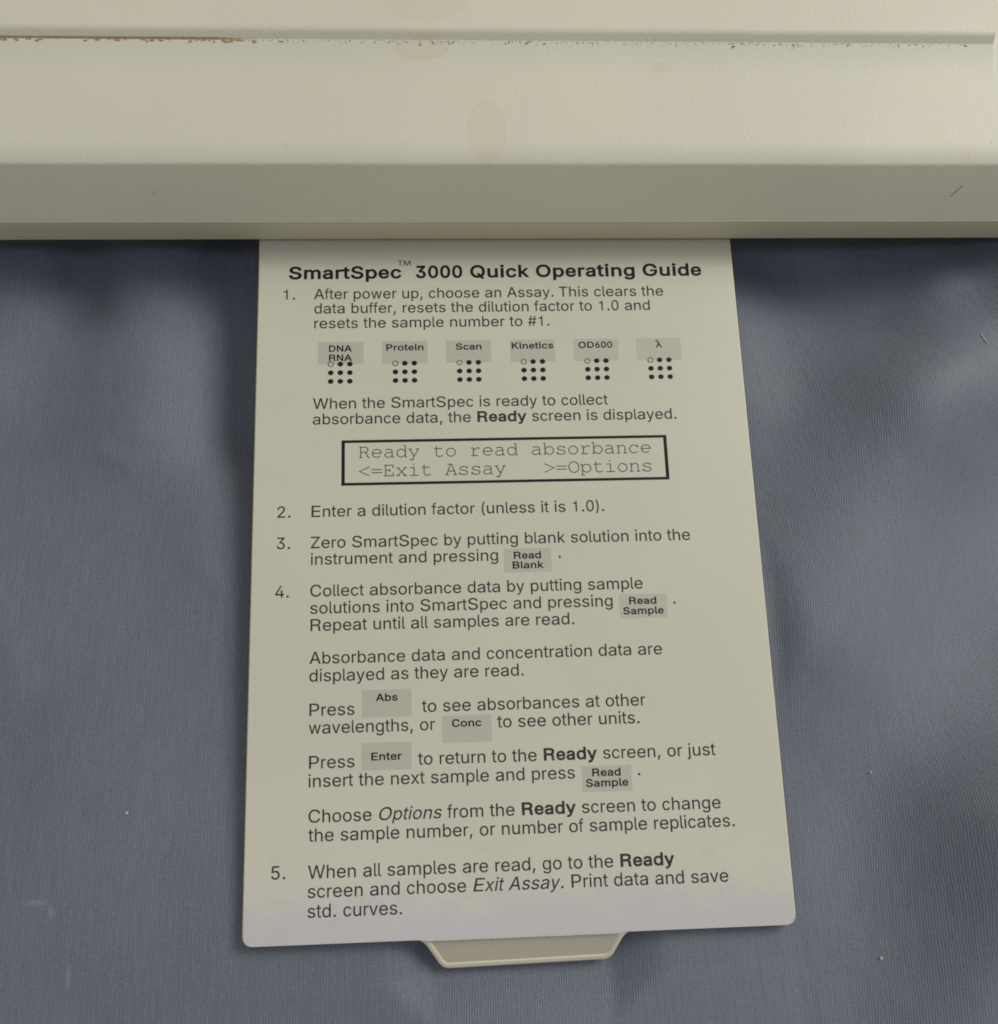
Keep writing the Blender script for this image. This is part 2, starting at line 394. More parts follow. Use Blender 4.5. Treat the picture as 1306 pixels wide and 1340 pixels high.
lab_o = rpoly([(-HW + .25, 190), (-HW + .25, -0.02), (-21.5, -0.02)], [0, 2.1, 0])
q = -20.8
while q < 21.0:       # torn little fibres where the film ends at the fold of the tab
    lab_o.append((q, -0.02 - (0.28 + rl.uniform(-0.05, 0.06)) * max(0.0, min(1.0, (20.4 - abs(q - 0.1)) / 1.5)))); q += rl.uniform(0.12, 0.5)
lab_o += rpoly([(21.5, -0.02), (HW - .25, -0.02), (HW - .25, 190)], [0, 2.1, 0])
n_ = len(lab_o)
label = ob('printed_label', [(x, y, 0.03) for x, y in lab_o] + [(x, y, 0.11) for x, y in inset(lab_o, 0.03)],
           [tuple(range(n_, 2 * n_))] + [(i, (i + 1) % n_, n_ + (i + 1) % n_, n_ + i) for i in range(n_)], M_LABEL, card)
bm = bmesh.new(); bm.from_mesh(label.data); bmesh.ops.recalc_face_normals(bm, faces=bm.faces); bm.to_mesh(label.data); bm.free()

# thumb tab: recessed sloping face with a raised rim round three sides
TS = 0.72                     # fall of the tab per mm towards the viewer
def tz(y, lift=0.0): return -0.05 + (y + 0.1) * TS * 1.0 + lift
tab_out = rpoly([(-21.8, 0.35), (-19.6, -0.2), (-15.9, -6.0), (17.6, -5.45), (20.3, -0.2), (22.2, 0.35)], [0, 1.6, 1.5, 1.5, 1.6, 0])
def drop(poly, lift): return [(x, y, tz(min(y, 0.0), lift) if y < 0 else -0.05 + lift) for x, y in poly]
tn = len(tab_out); tin = inset(tab_out, 1.15); tin2 = inset(tab_out, 0.75)
rings = [drop(inset(tab_out, 0.25), -1.4), drop(tab_out, -1.1), drop(tab_out, -0.32), drop(inset(tab_out, 0.22), -0.12), drop(tin2, -0.10), drop(tin, -0.32)]
vv = [p for r in rings for p in r]; ff = []
for k in range(len(rings) - 1):
    for i in range(tn - 1): ff.append((k * tn + i, k * tn + i + 1, (k + 1) * tn + i + 1, (k + 1) * tn + i))
rim = ob('tab_rim', vv, ff, M_RIM, card)
bm = bmesh.new(); bm.from_mesh(rim.data); bmesh.ops.recalc_face_normals(bm, faces=bm.faces); bm.to_mesh(rim.data); bm.free()
face = [(x, y, tz(min(y, 0), -0.36) if y < 0 else -0.30) for x, y in inset(tab_out, 1.0)]
face = [(-19.5, 0.3, -0.25)] + [p for p in face if p[1] < -0.5] + [(19.9, 0.3, -0.25)]
nf = len(face)
under = [(x, y, z - 0.9) for x, y, z in face]
tabf = ob('thumb_tab', face + under, [tuple(range(nf)), tuple(reversed(range(nf, 2 * nf)))] + [(i, (i + 1) % nf, nf + (i + 1) % nf, nf + i) for i in range(nf)], M_TAB, card)
bm = bmesh.new(); bm.from_mesh(tabf.data); bmesh.ops.recalc_face_normals(bm, faces=bm.faces); bm.to_mesh(tabf.data); bm.free()

# ------------------------------------------------------------------ lettering
GLYPHS = """a 549|226,-13 177,-8 133,7 96,31 68,63 49,104 42,152 47,194 61,227 82,253 110,272 142,287 176,298 356,324 374,331 385,342 389,360 386,393 377,419 361,439 339,454 310,464 276,467 241,464 210,454 186,441 166,425 152,406 141,387 58,410 80,454 111,488 147,513 188,529 230,538 274,542 304,540 337,535 371,525 403,508 432,484 454,451 470,409 475,354 475,0 391,0 391,73 384,73 372,54 355,35 333,16 303,1 268,-9|240,63 284,69 322,83 350,105 371,131 384,162 389,195 389,268 381,262 326,248 247,237 189,224 165,212 145,196 134,175 130,148 133,123 144,102 161,85 183,73 210,66
b 598|323,-11 279,-7 243,6 215,24 195,44 166,83 158,83 158,0 75,0 75,718 161,718 161,450 166,450 193,488 214,508 241,526 277,538 323,542 366,538 406,527 442,509 473,483 500,451 522,413 537,369 547,320 550,267 547,213 537,163 522,118 500,80 473,48 442,23 406,4 366,-8|310,66 342,69 369,78 394,93 424,124 446,165 458,213 463,267 458,321 446,368 425,408 395,439 371,454 342,463 310,466 265,459 227,440 197,410 176,371 164,323 159,267 164,211 176,162 198,122 229,92 266,73
c 559|292,-11 246,-8 204,4 165,23 131,49 103,82 79,120 62,163 51,212 48,264 51,318 62,367 79,410 103,449 131,481 165,508 204,527 246,538 292,542 330,539 367,532 400,519 430,502 457,480 480,454 498,425 511,391 427,370 420,390 397,424 381,439 363,450 318,464 292,466 259,462 229,453 205,437 174,405 152,364 140,317 135,264 140,213 152,165 174,125 205,93 229,78 259,68 292,65 318,67 343,73 364,82 382,93 398,108 412,126 429,165 512,144 499,110 481,79 459,53 432,30 401,12 368,-1 331,-9
d 598|275,-11 233,-8 193,4 157,23 125,48 99,80 78,118 61,163 51,213 48,267 51,320 61,369 78,413 100,451 126,483 158,509 194,527 233,538 276,542 321,538 357,526 385,508 405,488 421,468 432,450 439,450 439,718 525,718 525,0 442,0 442,83 433,83 405,44 383,24 355,6 321,-7|289,66 333,73 371,92 401,122 422,162 436,211 440,267 436,323 423,371 401,410 371,440 334,459 289,466 257,463 229,454 205,439 174,408 152,368 140,321 135,267 140,213 154,165 175,124 205,93 229,78 257,69
e 570|299,-11 249,-8 204,4 165,23 130,49 102,82 79,120 62,163 51,211 48,264 51,316 61,365 78,409 100,447 128,480 162,506 201,526 243,538 289,542 333,538 375,528 414,509 450,481 480,444 504,398 518,341 523,274 523,238 106,238 106,312 477,312 437,285 433,335 420,379 399,415 371,443 334,460 289,466 244,460 206,442 176,415 154,381 140,340 135,298 135,251 141,196 155,150 180,114 213,86 253,70 299,65 330,67 358,75 382,86 402,103 419,124 432,148 515,128 498,89 473,55 439,27 399,6 352,-7
f 358|322,535 322,461 8,461 8,535|114,0 114,609 120,651 135,686 160,712 190,732 227,744 264,748 313,743 343,735 320,660 303,666 275,669 241,664 217,649 205,625 200,591 200,0
g 600|292,-213 237,-209 189,-197 149,-179 116,-155 91,-128 72,-97 142,-58 172,-93 192,-110 217,-124 251,-134 292,-137 333,-133 368,-123 398,-106 421,-81 434,-48 439,-8 439,96 432,96 405,58 383,39 355,23 321,11 275,7 233,10 195,21 159,38 127,61 100,91 78,127 61,169 51,217 48,269 51,322 61,370 78,413 100,451 126,483 158,509 195,527 234,538 276,542 322,538 357,526 385,508 406,488 434,450 442,450 442,535 525,535 525,-13 521,-56 511,-95 494,-127 471,-154 443,-175 410,-192 354,-208|289,83 334,89 372,106 402,133 423,171 436,217 440,272 436,325 423,372 402,411 372,440 334,459 289,466 243,459 205,440 175,409 154,370 140,324 135,272 140,219 154,174 175,136 205,107 243,89
h 578|161,320 161,0 75,0 75,718 161,718 161,405 144,405 163,450 187,485 214,511 247,528 282,538 320,542 372,536 416,521 453,492 481,453 498,401 504,339 504,0 418,0 418,331 414,371 403,403 385,429 361,449 331,460 296,464 260,460 227,447 199,427 178,399 165,363
i 236|75,0 75,535 161,535 161,0|118,625 95,629 76,642 62,659 58,681 62,703 76,722 95,735 118,739 141,735 161,722 174,703 178,681 174,659 161,642 141,629
j 236|75,535 161,535 161,-42 157,-88 144,-127 121,-159 92,-182 52,-197 6,-202 -14,-202 -14,-123 3,-123 35,-117 56,-102 70,-76 75,-41|117,625 95,629 75,642 62,659 58,681 62,703 75,722 95,735 117,739 141,735 161,722 174,703 178,681 174,659 161,642 141,629
k 537|155,193 155,299 171,299 401,535 508,535 260,281 250,281|75,0 75,718 161,718 161,0|415,0 209,262 269,323 525,0
l 267|196,-3 159,1 128,11 104,28 88,53 78,83 75,118 75,718 161,718 161,140 163,108 169,87 183,77 206,73 240,76 255,4 229,-1
m 860|75,0 75,535 158,535 158,416 152,416 166,456 186,488 213,512 243,530 275,541 309,544 346,541 378,529 405,509 427,483 443,452 453,416 440,416 454,452 475,484 504,510 537,529 575,540 616,544 661,539 701,525 736,499 763,463 780,417 786,360 786,0 700,0 700,358 696,393 685,421 667,442 631,460 591,466 557,462 528,451 504,433 487,409 476,381 473,348 473,0 387,0 387,367 383,395 373,418 357,439 335,454 310,463 281,466 251,462 223,451 197,433 178,408 165,375 161,336 161,0
n 578|161,320 161,0 75,0 75,535 158,535 158,405 144,405 163,450 187,485 214,511 247,528 282,538 320,542 372,536 416,521 453,492 481,453 498,401 504,339 504,0 418,0 418,331 414,371 403,403 385,429 361,449 331,460 296,464 260,460 227,447 199,427 178,399 165,363
o 585|292,-11 246,-8 204,4 165,23 131,49 103,82 79,120 62,163 51,212 48,264 51,318 62,367 79,410 103,449 131,481 165,508 204,527 246,538 292,542 339,538 383,527 422,508 456,481 484,449 506,410 524,367 534,318 537,264 534,212 524,163 506,120 484,82 456,49 422,23 383,4 339,-8|292,65 326,68 356,78 381,93 412,125 433,165 446,213 450,264 446,316 433,364 412,405 381,437 356,453 326,462 292,466 259,462 229,453 205,437 174,405 152,364 140,317 135,264 140,213 152,165 174,125 205,93 229,78 259,68
p 598|75,-202 75,535 158,535 158,450 166,450 193,488 214,508 241,526 277,538 323,542 366,538 406,527 442,509 473,483 500,451 522,413 537,369 547,320 550,267 547,213 537,163 522,118 500,80 473,48 442,23 406,4 366,-8 323,-11 279,-7 244,6 216,24 195,44 166,83 161,83 161,-202|310,66 342,69 369,78 394,93 424,124 446,165 458,213 463,267 458,321 446,368 425,408 395,439 371,454 342,463 310,466 265,459 227,440 197,410 176,371 164,323 159,267 164,211 176,162 198,122 229,92 266,73
q 598|525,-202 439,-202 439,83 432,83 405,44 383,24 355,6 321,-7 275,-11 233,-8 193,4 157,23 125,48 99,80 78,118 61,163 51,213 48,267 51,320 61,369 78,413 100,451 126,483 158,509 194,527 233,538 276,542 321,538 357,526 385,508 405,488 433,450 442,450 442,535 525,535|289,66 333,73 371,92 401,122 422,162 436,211 440,267 436,323 423,371 401,410 371,440 334,459 289,466 257,463 229,454 205,439 174,408 152,368 140,321 135,267 140,213 154,165 175,124 205,93 229,78 257,69
r 365|75,0 75,535 158,535 158,453 162,453 183,489 214,518 255,537 300,543 343,542 343,454 292,460 256,456 224,444 198,425 178,401 165,370 161,334 161,0
s 515|257,-11 205,-7 158,4 119,25 87,54 64,89 51,133 133,151 142,124 156,102 175,85 211,69 255,63 291,66 320,74 344,87 363,105 374,124 378,145 373,171 358,192 334,207 299,219 210,240 166,253 130,271 102,293 82,320 70,351 66,387 73,430 92,468 122,499 162,522 210,537 264,542 315,537 358,525 393,505 422,478 443,446 457,409 378,391 364,420 343,446 322,459 296,467 264,470 221,464 185,447 167,431 157,412 154,391 159,364 175,343 202,327 323,295 368,281 404,263 432,241 451,215 463,185 467,151 464,120 455,92 440,66 409,34 367,8 315,-6
t 320|288,535 288,461 8,461 8,535|92,664 178,664 178,138 181,107 192,86 211,75 240,71 261,72 285,76 300,3 271,-4 237,-6 195,-2 159,10 130,30 109,57 96,91 92,131
u 578|257,-7 206,-2 162,16 136,32 115,55 97,83 80,134 75,196 75,535 161,535 161,203 164,164 175,132 193,106 217,86 247,74 282,71 319,75 351,87 379,108 399,137 413,173 418,216 418,535 504,535 504,0 420,0 420,130 433,130 414,85 391,50 363,24 330,7 295,-4
v 549|230,0 24,535 118,535 233,219 264,123 291,30 260,30 286,123 316,219 430,535 523,535 319,0
w 800|195,0 32,535 123,535 217,193 247,58 233,58 262,190 355,535 446,535 511,302 539,192 567,58 552,58 583,190 612,302 677,535 769,535 605,0 519,0 430,317 391,477 410,477 371,317 281,0
x 535|30,0 241,308 241,241 41,535 141,535 207,432 292,291 247,291 329,432 398,535 497,535 295,238 295,302 505,0 405,0 326,120 244,257 289,257 209,120 128,0
y 549|66,-196 86,-121 124,-127 147,-126 166,-118 183,-104 199,-82 213,-51 230,-1 24,535 118,535 233,219 264,123 291,30 260,30 285,123 316,219 430,535 523,535 288,-82 270,-120 250,-151 224,-175 196,-192 164,-201 128,-205 92,-202
z 536|59,0 59,65 358,451 358,456 68,456 68,535 470,535 470,467 178,85 178,79 478,79 478,0
A 677|23,0 284,718 389,718 653,0 557,0 405,426 372,525 327,674 346,674 269,426 120,0|155,200 155,281 522,281 522,200
D 708|309,0 135,0 135,80 303,80 358,84 407,95 449,114 484,140 513,172 535,210 550,255 560,305 563,360 560,415 550,465 535,509 513,547 485,578 451,604 410,623 364,634 312,638 131,638 131,718 317,718 384,713 444,699 498,674 544,642 581,601 611,552 633,495 647,431 652,360 647,289 633,225 611,168 580,118 542,77 495,44 440,19 378,5|176,718 176,0 85,0 85,718
S 631|316,-13 243,-6 181,13 144,32 114,56 90,85 72,117 60,153 54,193 147,193 155,155 174,124 201,100 234,83 273,72 316,69 362,73 403,85 438,104 464,130 482,160 488,196 483,227 468,252 446,272 418,289 346,313 260,337 205,356 158,380 121,408 94,441 79,481 73,525 77,564 88,599 106,632 130,660 159,683 195,702 254,722 320,728 387,722 446,702 495,672 532,633 550,602 561,569 566,533 475,533 468,566 451,594 426,616 394,633 358,644 317,647 274,643 236,632 205,614 182,590 167,562 162,530 168,497 185,471 209,450 238,434 299,413 372,394 440,372 474,356 506,336 534,310 557,279 571,241 576,196 572,158 562,123 544,90 521,61 492,36 456,16 415,0 368,-9
T 633|45,638 45,718 588,718 588,638 363,638 363,0 272,0 272,638
W 968|219,0 23,718 116,718 264,133 278,56 267,56 298,205 432,718 536,718 652,276 686,133 701,56 688,56 719,205 851,718 945,718 748,0 642,0 519,456 495,552 474,670 494,670 473,557 449,456 324,0
R 633|85,0 85,718 333,718 385,715 430,705 470,690 503,668 530,642 550,611 565,576 574,538 577,497 574,455 565,417 550,382 530,352 503,327 470,306 430,291 385,282 333,279 135,279 135,360 330,360 380,364 420,377 450,397 471,423 483,457 487,497 483,537 471,571 450,599 420,621 379,633 329,638 176,638 176,0|498,0 324,323 427,323 604,0
E 591|85,0 85,718 525,718 525,638 176,638 176,403 501,403 501,323 176,323 176,80 529,80 529,0
Z 618|59,0 59,65 385,543 432,608 481,671 491,640 56,638 56,718 560,718 560,652 238,182 189,114 137,47 127,76 214,80 563,80 563,0
C 719|377,-10 317,-5 262,10 212,35 167,69 129,111 99,162 75,221 61,286 56,358 61,431 75,496 99,554 129,605 167,648 212,683 262,708 317,723 377,728 430,724 480,711 526,692 567,664 603,631 632,590 653,543 667,491 576,491 565,526 549,557 529,583 504,604 476,621 444,633 412,641 377,643 334,639 295,628 260,609 227,585 199,552 176,513 160,468 149,416 145,358 149,301 160,250 176,205 199,166 227,133 260,107 296,89 335,78 377,75 412,77 444,85 476,97 504,114 529,135 549,161 565,192 576,226 667,226 654,174 632,128 603,87 567,54 526,26 481,7 430,-6
P 628|85,0 85,718 331,718 384,715 429,704 468,687 502,665 529,638 550,607 570,551 577,491 570,429 550,374 529,342 502,315 468,292 429,276 384,266 331,262 154,262 154,341 329,341 379,346 419,361 449,384 470,415 482,451 485,491 482,531 470,567 449,596 419,619 378,633 327,638 176,638 176,0
G 734|379,-10 318,-5 262,10 210,35 166,69 128,112 97,164 75,222 61,287 56,358 61,431 75,496 97,554 128,605 166,648 210,683 260,708 314,723 374,728 429,724 480,711 527,690 568,662 605,627 633,587 655,542 669,492 576,492 563,525 546,554 526,580 502,602 475,620 444,632 411,640 374,643 333,639 294,628 258,609 226,585 199,552 176,513 160,468 149,416 145,358 149,301 160,250 176,205 199,166 227,133 260,107 296,89 336,78 379,75 436,81 487,100 515,120 539,144 559,174 574,207 583,244 585,285 612,281 399,281 399,361 674,361 674,282 670,226 657,174 636,128 608,88 573,54 532,27 485,7 434,-6
Q 752|346,224 442,224 660,-68 566,-68|377,-10 317,-5 262,10 212,35 167,69 130,111 99,162 75,221 61,286 56,358 61,431 75,496 99,554 130,605 167,648 212,683 262,708 317,723 377,728 436,723 491,708 542,683 586,648 623,605 655,554 677,496 691,431 695,358 691,286 677,221 655,162 623,111 586,69 542,35 491,10 436,-5|377,75 418,78 457,89 492,107 525,132 553,164 576,203 593,249 603,301 607,358 603,417 593,469 576,515 553,554 525,585 492,611 457,629 418,640 377,643 335,640 296,629 260,611 227,585 199,552 176,513 160,468 149,416 145,358 149,301 160,249 176,203 199,164 227,133 260,107 296,89 335,78
O 752|377,-10 317,-5 262,10 212,35 167,69 130,111 99,162 75,221 61,286 56,358 61,431 75,496 99,554 130,605 167,648 212,683 262,708 317,723 377,728 436,723 491,708 542,683 586,648 623,605 655,554 677,496 691,431 695,358 691,286 677,221 655,162 623,111 586,69 542,35 491,10 436,-5|377,75 418,78 457,89 492,107 525,132 553,164 576,203 593,249 603,301 607,358 603,417 593,469 576,515 553,554 525,585 492,611 457,629 418,640 377,643 335,640 296,629 260,611 227,585 199,552 176,513 160,468 149,416 145,358 149,301 160,249 176,203 199,164 227,133 260,107 296,89 335,78
B 643|85,0 85,718 340,718 387,715 428,707 464,693 494,673 518,650 537,623 555,578 561,528 557,485 546,451 527,424 502,403 475,387 444,377 444,370 478,362 512,346 543,320 567,286 584,244 590,192 583,141 564,95 544,67 518,44 485,25 447,11 401,3 348,0|176,80 346,80 396,84 436,95 466,113 485,136 497,163 501,193 496,228 482,260 461,286 432,308 394,321 350,326 176,326|176,402 336,402 373,406 406,418 435,436 456,460 470,490 474,525 470,555 459,582 442,605 415,623 381,634 339,638 176,638
K 659|147,205 147,305 196,368 245,427 513,718 632,718 326,389 322,389|85,0 85,718 176,718 176,0|525,0 265,365 322,436 633,0
N 738|85,0 85,718 192,718 512,213 547,151 584,78 571,76 563,221 563,718 653,718 653,0 546,0 285,409 209,537 152,638 168,640 176,410 176,0
M 886|85,0 85,718 214,718 391,264 422,174 454,69 433,69 482,223 671,718 801,718 801,0 711,0 712,521 715,645 724,645 643,410 482,0 403,0 224,453 158,645 168,645 172,410 172,0
0 639|320,-10 269,-5 224,9 183,34 149,67 120,109 97,159 81,218 71,284 68,358 71,432 81,498 97,557 120,608 149,650 183,683 224,708 269,723 320,728 370,723 415,708 456,683 490,650 519,608 542,557 558,498 568,432 571,358 568,284 558,218 542,159 519,109 490,67 456,34 416,9 370,-5|320,71 354,74 383,86 409,104 432,130 451,163 466,203 480,274 485,358 480,443 466,515 451,554 432,587 409,614 383,633 354,645 320,649 286,645 256,633 230,614 207,587 188,554 174,515 159,443 154,358 159,274 174,203 188,163 207,130 230,104 256,86 286,74
1 639|107,0 107,78 552,78 552,0|389,718 389,0 299,0 299,632 295,632 121,505 121,602 279,718
2 639|90,0 90,66 398,398 421,431 439,461 448,492 451,523 447,560 434,591 413,615 385,633 353,645 316,649 277,644 243,631 216,610 196,583 183,550 179,511 93,511 96,551 105,589 121,623 143,654 170,679 202,700 237,715 275,725 317,728 378,721 432,701 462,681 488,656 509,628 525,596 534,562 537,525 534,486 523,449 504,409 474,365 432,314 216,85 216,80 549,80 549,0
3 639|308,-10 244,-4 188,14 138,42 99,80 80,112 68,147 62,186 154,186 162,151 178,123 202,100 233,83 269,74 309,71 350,74 388,86 420,105 444,131 459,164 464,205 460,242 446,276 422,306 388,330 342,345 284,350 221,350 221,422 406,632 406,638 99,638 99,718 525,718 525,650 298,392 298,408 348,409 394,403 434,389 470,369 499,344 523,313 541,279 551,243 554,205 551,164 540,127 522,93 498,63 470,38 436,17 375,-3
4 639|56,148 56,223 348,718 439,718 154,234 154,230 583,230 583,148|398,0 398,449 484,449 484,0
5 639|312,-10 251,-4 197,16 152,45 117,85 100,115 89,148 85,183 172,183 180,153 195,126 217,102 244,85 277,74 312,71 353,76 389,90 420,115 443,147 458,185 463,229 458,273 443,312 419,344 388,370 350,385 308,391 272,388 236,378 205,365 181,347 95,357 135,718 516,718 516,638 213,638 189,425 218,444 251,458 286,468 323,471 371,466 415,453 453,432 487,402 514,367 535,326 547,280 552,230 548,185 538,144 521,107 497,73 469,45 436,21 398,4 356,-6
6 639|319,-10 276,-7 237,4 200,21 168,44 141,72 118,104 103,143 94,184 90,229 96,281 113,337 145,401 193,480 355,718 454,718 213,368 205,368 217,388 233,406 253,421 276,433 302,441 331,443 373,440 411,431 446,416 476,395 501,369 522,339 536,303 546,264 549,221 545,178 536,139 519,103 497,70 469,42 437,20 402,3 362,-7|319,68 359,73 394,89 422,112 443,142 457,180 461,221 457,264 443,300 422,331 394,354 359,369 319,374 280,369 245,355 217,332 195,302 181,265 176,223 181,181 195,144 217,112 245,89 280,73
# 621|341,0 460,718 532,718 415,0|14,197 27,271 564,271 552,197|90,0 207,718 279,718 162,0|56,446 69,519 605,519 594,446
. 265|134,-6 110,-1 89,13 75,33 71,58 75,83 89,103 110,118 134,123 159,118 181,103 194,83 199,58 194,33 181,13 159,-1
, 265|54,-168 96,100 193,100 118,-168
( 385|126,292 130,372 142,457 161,541 186,622 216,696 250,760 333,760 299,684 269,604 245,522 227,442 217,365 213,292 216,227 226,162 242,94 265,23 296,-53 333,-135 250,-135 212,-66 181,5 157,78 140,149 129,220
) 385|52,-135 90,-52 121,25 144,97 159,164 169,228 172,292 168,365 158,442 140,522 116,604 87,684 52,760 137,760 170,696 200,622 225,541 244,456 255,372 260,292 256,220 246,147 227,75 189,-32 137,-135"""
OUT = {}
for ln in GLYPHS.split('\n'):
    head, *cs = ln.split('|')
    OUT[head[0]] = (int(head[2:]), [[tuple(map(float, p.split(','))) for p in c.split()] for c in cs])
ADR = dict(zip("abcdefghijklmnopqrstuvwxyz", [556,556,500,556,556,278,556,556,222,222,500,222,833,556,556,556,556,333,500,278,556,500,722,500,500,500]))
ADR.update(dict(A=667,B=667,C=722,D=722,E=667,G=778,K=667,M=833,N=722,O=778,P=667,Q=778,R=722,S=667,T=611,W=944,Z=611))
for c in "0123456#": ADR[c] = 556
ADR.update({'.': 278, ',': 278, '(': 333, ')': 333, ' ': 278})
ADB = dict(ADR); ADB.update(dict(zip("abcdefghijklmnopqrstuvwxyz", [556,611,556,611,556,333,611,611,278,278,556,278,889,611,611,611,611,389,556,333,611,556,778,556,556,500])))
ADB.update(dict(A=722, B=722, K=722, M=833))
def fatten(poly, d, sg):
    n = len(poly); out = []
    for i in range(n):
        a, b, c = Vector(poly[i - 1]), Vector(poly[i]), Vector(poly[(i + 1) % n])
        e1 = (b - a); e2 = (c - b)
        n1 = Vector((-e1.y, e1.x)).normalized(); n2 = Vector((-e2.y, e2.x)).normalized()
        m = n1 + n2
        m = m / max(0.6, m.dot(n1)) if m.length > 0.3 else n1
        out.append((b.x - m.x * d * sg, b.y - m.y * d * sg))
    return out
def fill(contours):
    """triangulate the non-zero-winding union of closed outlines"""
    vs = []; es = []
    for c in contours:
        s = len(vs); vs += [Vector(p) for p in c]; es += [(s + i, s + (i + 1) % len(c)) for i in range(len(c))]
    V2, E2, F2, _, _, _ = delaunay_2d_cdt(vs, es, [], 0, 1e-4)
    keep = []
    for fc in F2:
        cx = sum(V2[i].x for i in fc) / len(fc); cy = sum(V2[i].y for i in fc) / len(fc); wn = 0
        for c in contours:
            for i in range(len(c)):
                (x0, y0), (x1, y1) = c[i - 1], c[i]
                if (y0 <= cy) != (y1 <= cy):
                    if x0 + (cy - y0) / (y1 - y0) * (x1 - x0) > cx: wn += 1 if y1 > y0 else -1
        if wn: keep.append(tuple(fc))
    return [(p.x, p.y) for p in V2], keep
cache = {}
XH = 'abcdeghkmnopqrsuvwxyz'
# capital R with a bowed, nearly upright leg
RCONT = [[(88, 0), (88, 718), (405, 718), (480, 710), (550, 682), (600, 640), (632, 580), (638, 525), (632, 470), (608, 420), (572, 382), (520, 352),
          (560, 332), (588, 300), (603, 258), (610, 200), (614, 110), (620, 60), (634, 30), (658, 18), (658, 0), (548, 0), (534, 35), (526, 90), (520, 190),
          (512, 245), (492, 282), (458, 303), (410, 309), (184, 309), (184, 0)],
         [(184, 391), (390, 391), (450, 397), (500, 418), (530, 455), (540, 512), (532, 565), (505, 605), (460, 629), (400, 637), (184, 637)]]
def glyph(ch, style):
    if (ch, style) in cache: return cache[ch, style]
    if ch == 'λ':
        r = fill(stroke_contours([[(10, 690), (110, 715), (190, 640), (440, 0)], [(262, 440), (80, 0)]], 95)); r = (r[0], r[1], 500)
    else:
        adv, cs = OUT[ch]
        ar = sum(c[i - 1][0] * c[i][1] - c[i][0] * c[i - 1][1] for c in cs for i in range(len(c))); sg = 1 if ar > 0 else -1
        ta = (ADB if style in 'bm' else ADR)[ch]; hs = ta / adv
        d = {'r': 3.5, 'i': 3.5, 'b': 28.0, 'm': 24.0}[style]
        pre = {'r': 4, 'i': 4, 'b': 27, 'm': 22}[style]
        # keep the advance: narrow the outline a little before fattening it
        k = (ta - 2 * pre * 0.55) / adv if ch not in '.,' else 1.0
        off = (ta - adv * k) / 2
        yk = (718 - 2 * d) / 718 if d > 0 else 1.0
        if ch == 'R': cs = RCONT; adv = 722; k = (ta - 2 * pre * 0.55) / adv; off = (ta - adv * k) / 2
        if ch == '1': cs = [[(352, 0), (352, 706), (292, 706), (276, 650), (240, 606), (185, 580), (105, 572), (105, 506), (264, 506), (264, 0)]]; adv = 556; k = (ta - 2 * pre * 0.55) / adv; off = (ta - adv * k) / 2
        cs = [[(x, y * 523 / 535 if y < 535 else 523 + (y - 535) * 195 / 183) for x, y in c] if ch in XH else c for c in cs]
        cs = [[(x * k + off, (y * yk + (d if d > 0 else 0))) for x, y in c] for c in cs]
        cs = [fatten(c, d, sg) for c in cs]
        if style == 'i': cs = [[(x + y * 0.212 - 40, y) for x, y in c] for c in cs]
        r = fill(cs); r = (r[0], r[1], ta)
    cache[ch, style] = r; return r
def stroke_contours(lines, wd):
    out = []
    for L in lines:
        n = len(L); lf = []; rt = []
        closed = L[0] == L[-1] and n > 3
        for i in range(n):
            p = Vector(L[i])
            if closed: a = Vector(L[i - 1] if i else L[-2]); b = Vector(L[i + 1] if i < n - 1 else L[1])
            else: a = Vector(L[max(0, i - 1)]); b = Vector(L[min(n - 1, i + 1)])
            e1 = (p - a); e2 = (b - p)
            if e1.length < 1e-6: e1 = e2
            if e2.length < 1e-6: e2 = e1
            n1 = Vector((-e1.y, e1.x)).normalized(); n2 = Vector((-e2.y, e2.x)).normalized(); m = n1 + n2
            m = m / max(0.5, m.dot(n1)) * (wd / 2) if m.length > 0.2 else n1 * wd / 2
            lf.append((p.x + m.x, p.y + m.y)); rt.append((p.x - m.x, p.y - m.y))
        for i in range(n - 1): # one quad per piece, all wound the same way
            q = [lf[i], lf[i + 1], rt[i + 1], rt[i]]
            ar = sum(q[j - 1][0] * q[j][1] - q[j][0] * q[j - 1][1] for j in range(4))
            out.append(q if ar < 0 else q[::-1])
    return out
ZT = 0.15
def text_obj(name, segs, x0, x1, y, size, m, parent, z=ZT):
    pts = []; fs = []; pen = 0.0; mn, mx = 1e9, -1e9
    for st, tx in segs:
        for ch in tx:
            if ch == ' ': pen += 278; continue
            gv, gf, adv = glyph(ch, st); s = len(pts)
            pts += [(pen + px_, py_) for px_, py_ in gv]; fs += [tuple(s + i for i in q) for q in gf]
            for px_, py_ in gv: mn = min(mn, pen + px_); mx = max(mx, pen + px_)
            pen += adv
    k = (x1 - x0) / (mx - mn)
    v = [(x0 + (px_ - mn) * k, y + py_ * size / 1000, z) for px_, py_ in pts]
    return flat(name, v, fs, m, parent)
def flat(name, v, fs, m, parent):
    o = ob(name, v, fs, m, parent); bm = bmesh.new(); bm.from_mesh(o.data)
    for fc in bm.faces:
        if fc.normal.z < 0: fc.normal_flip()
    bm.to_mesh(o.data); bm.free(); return o

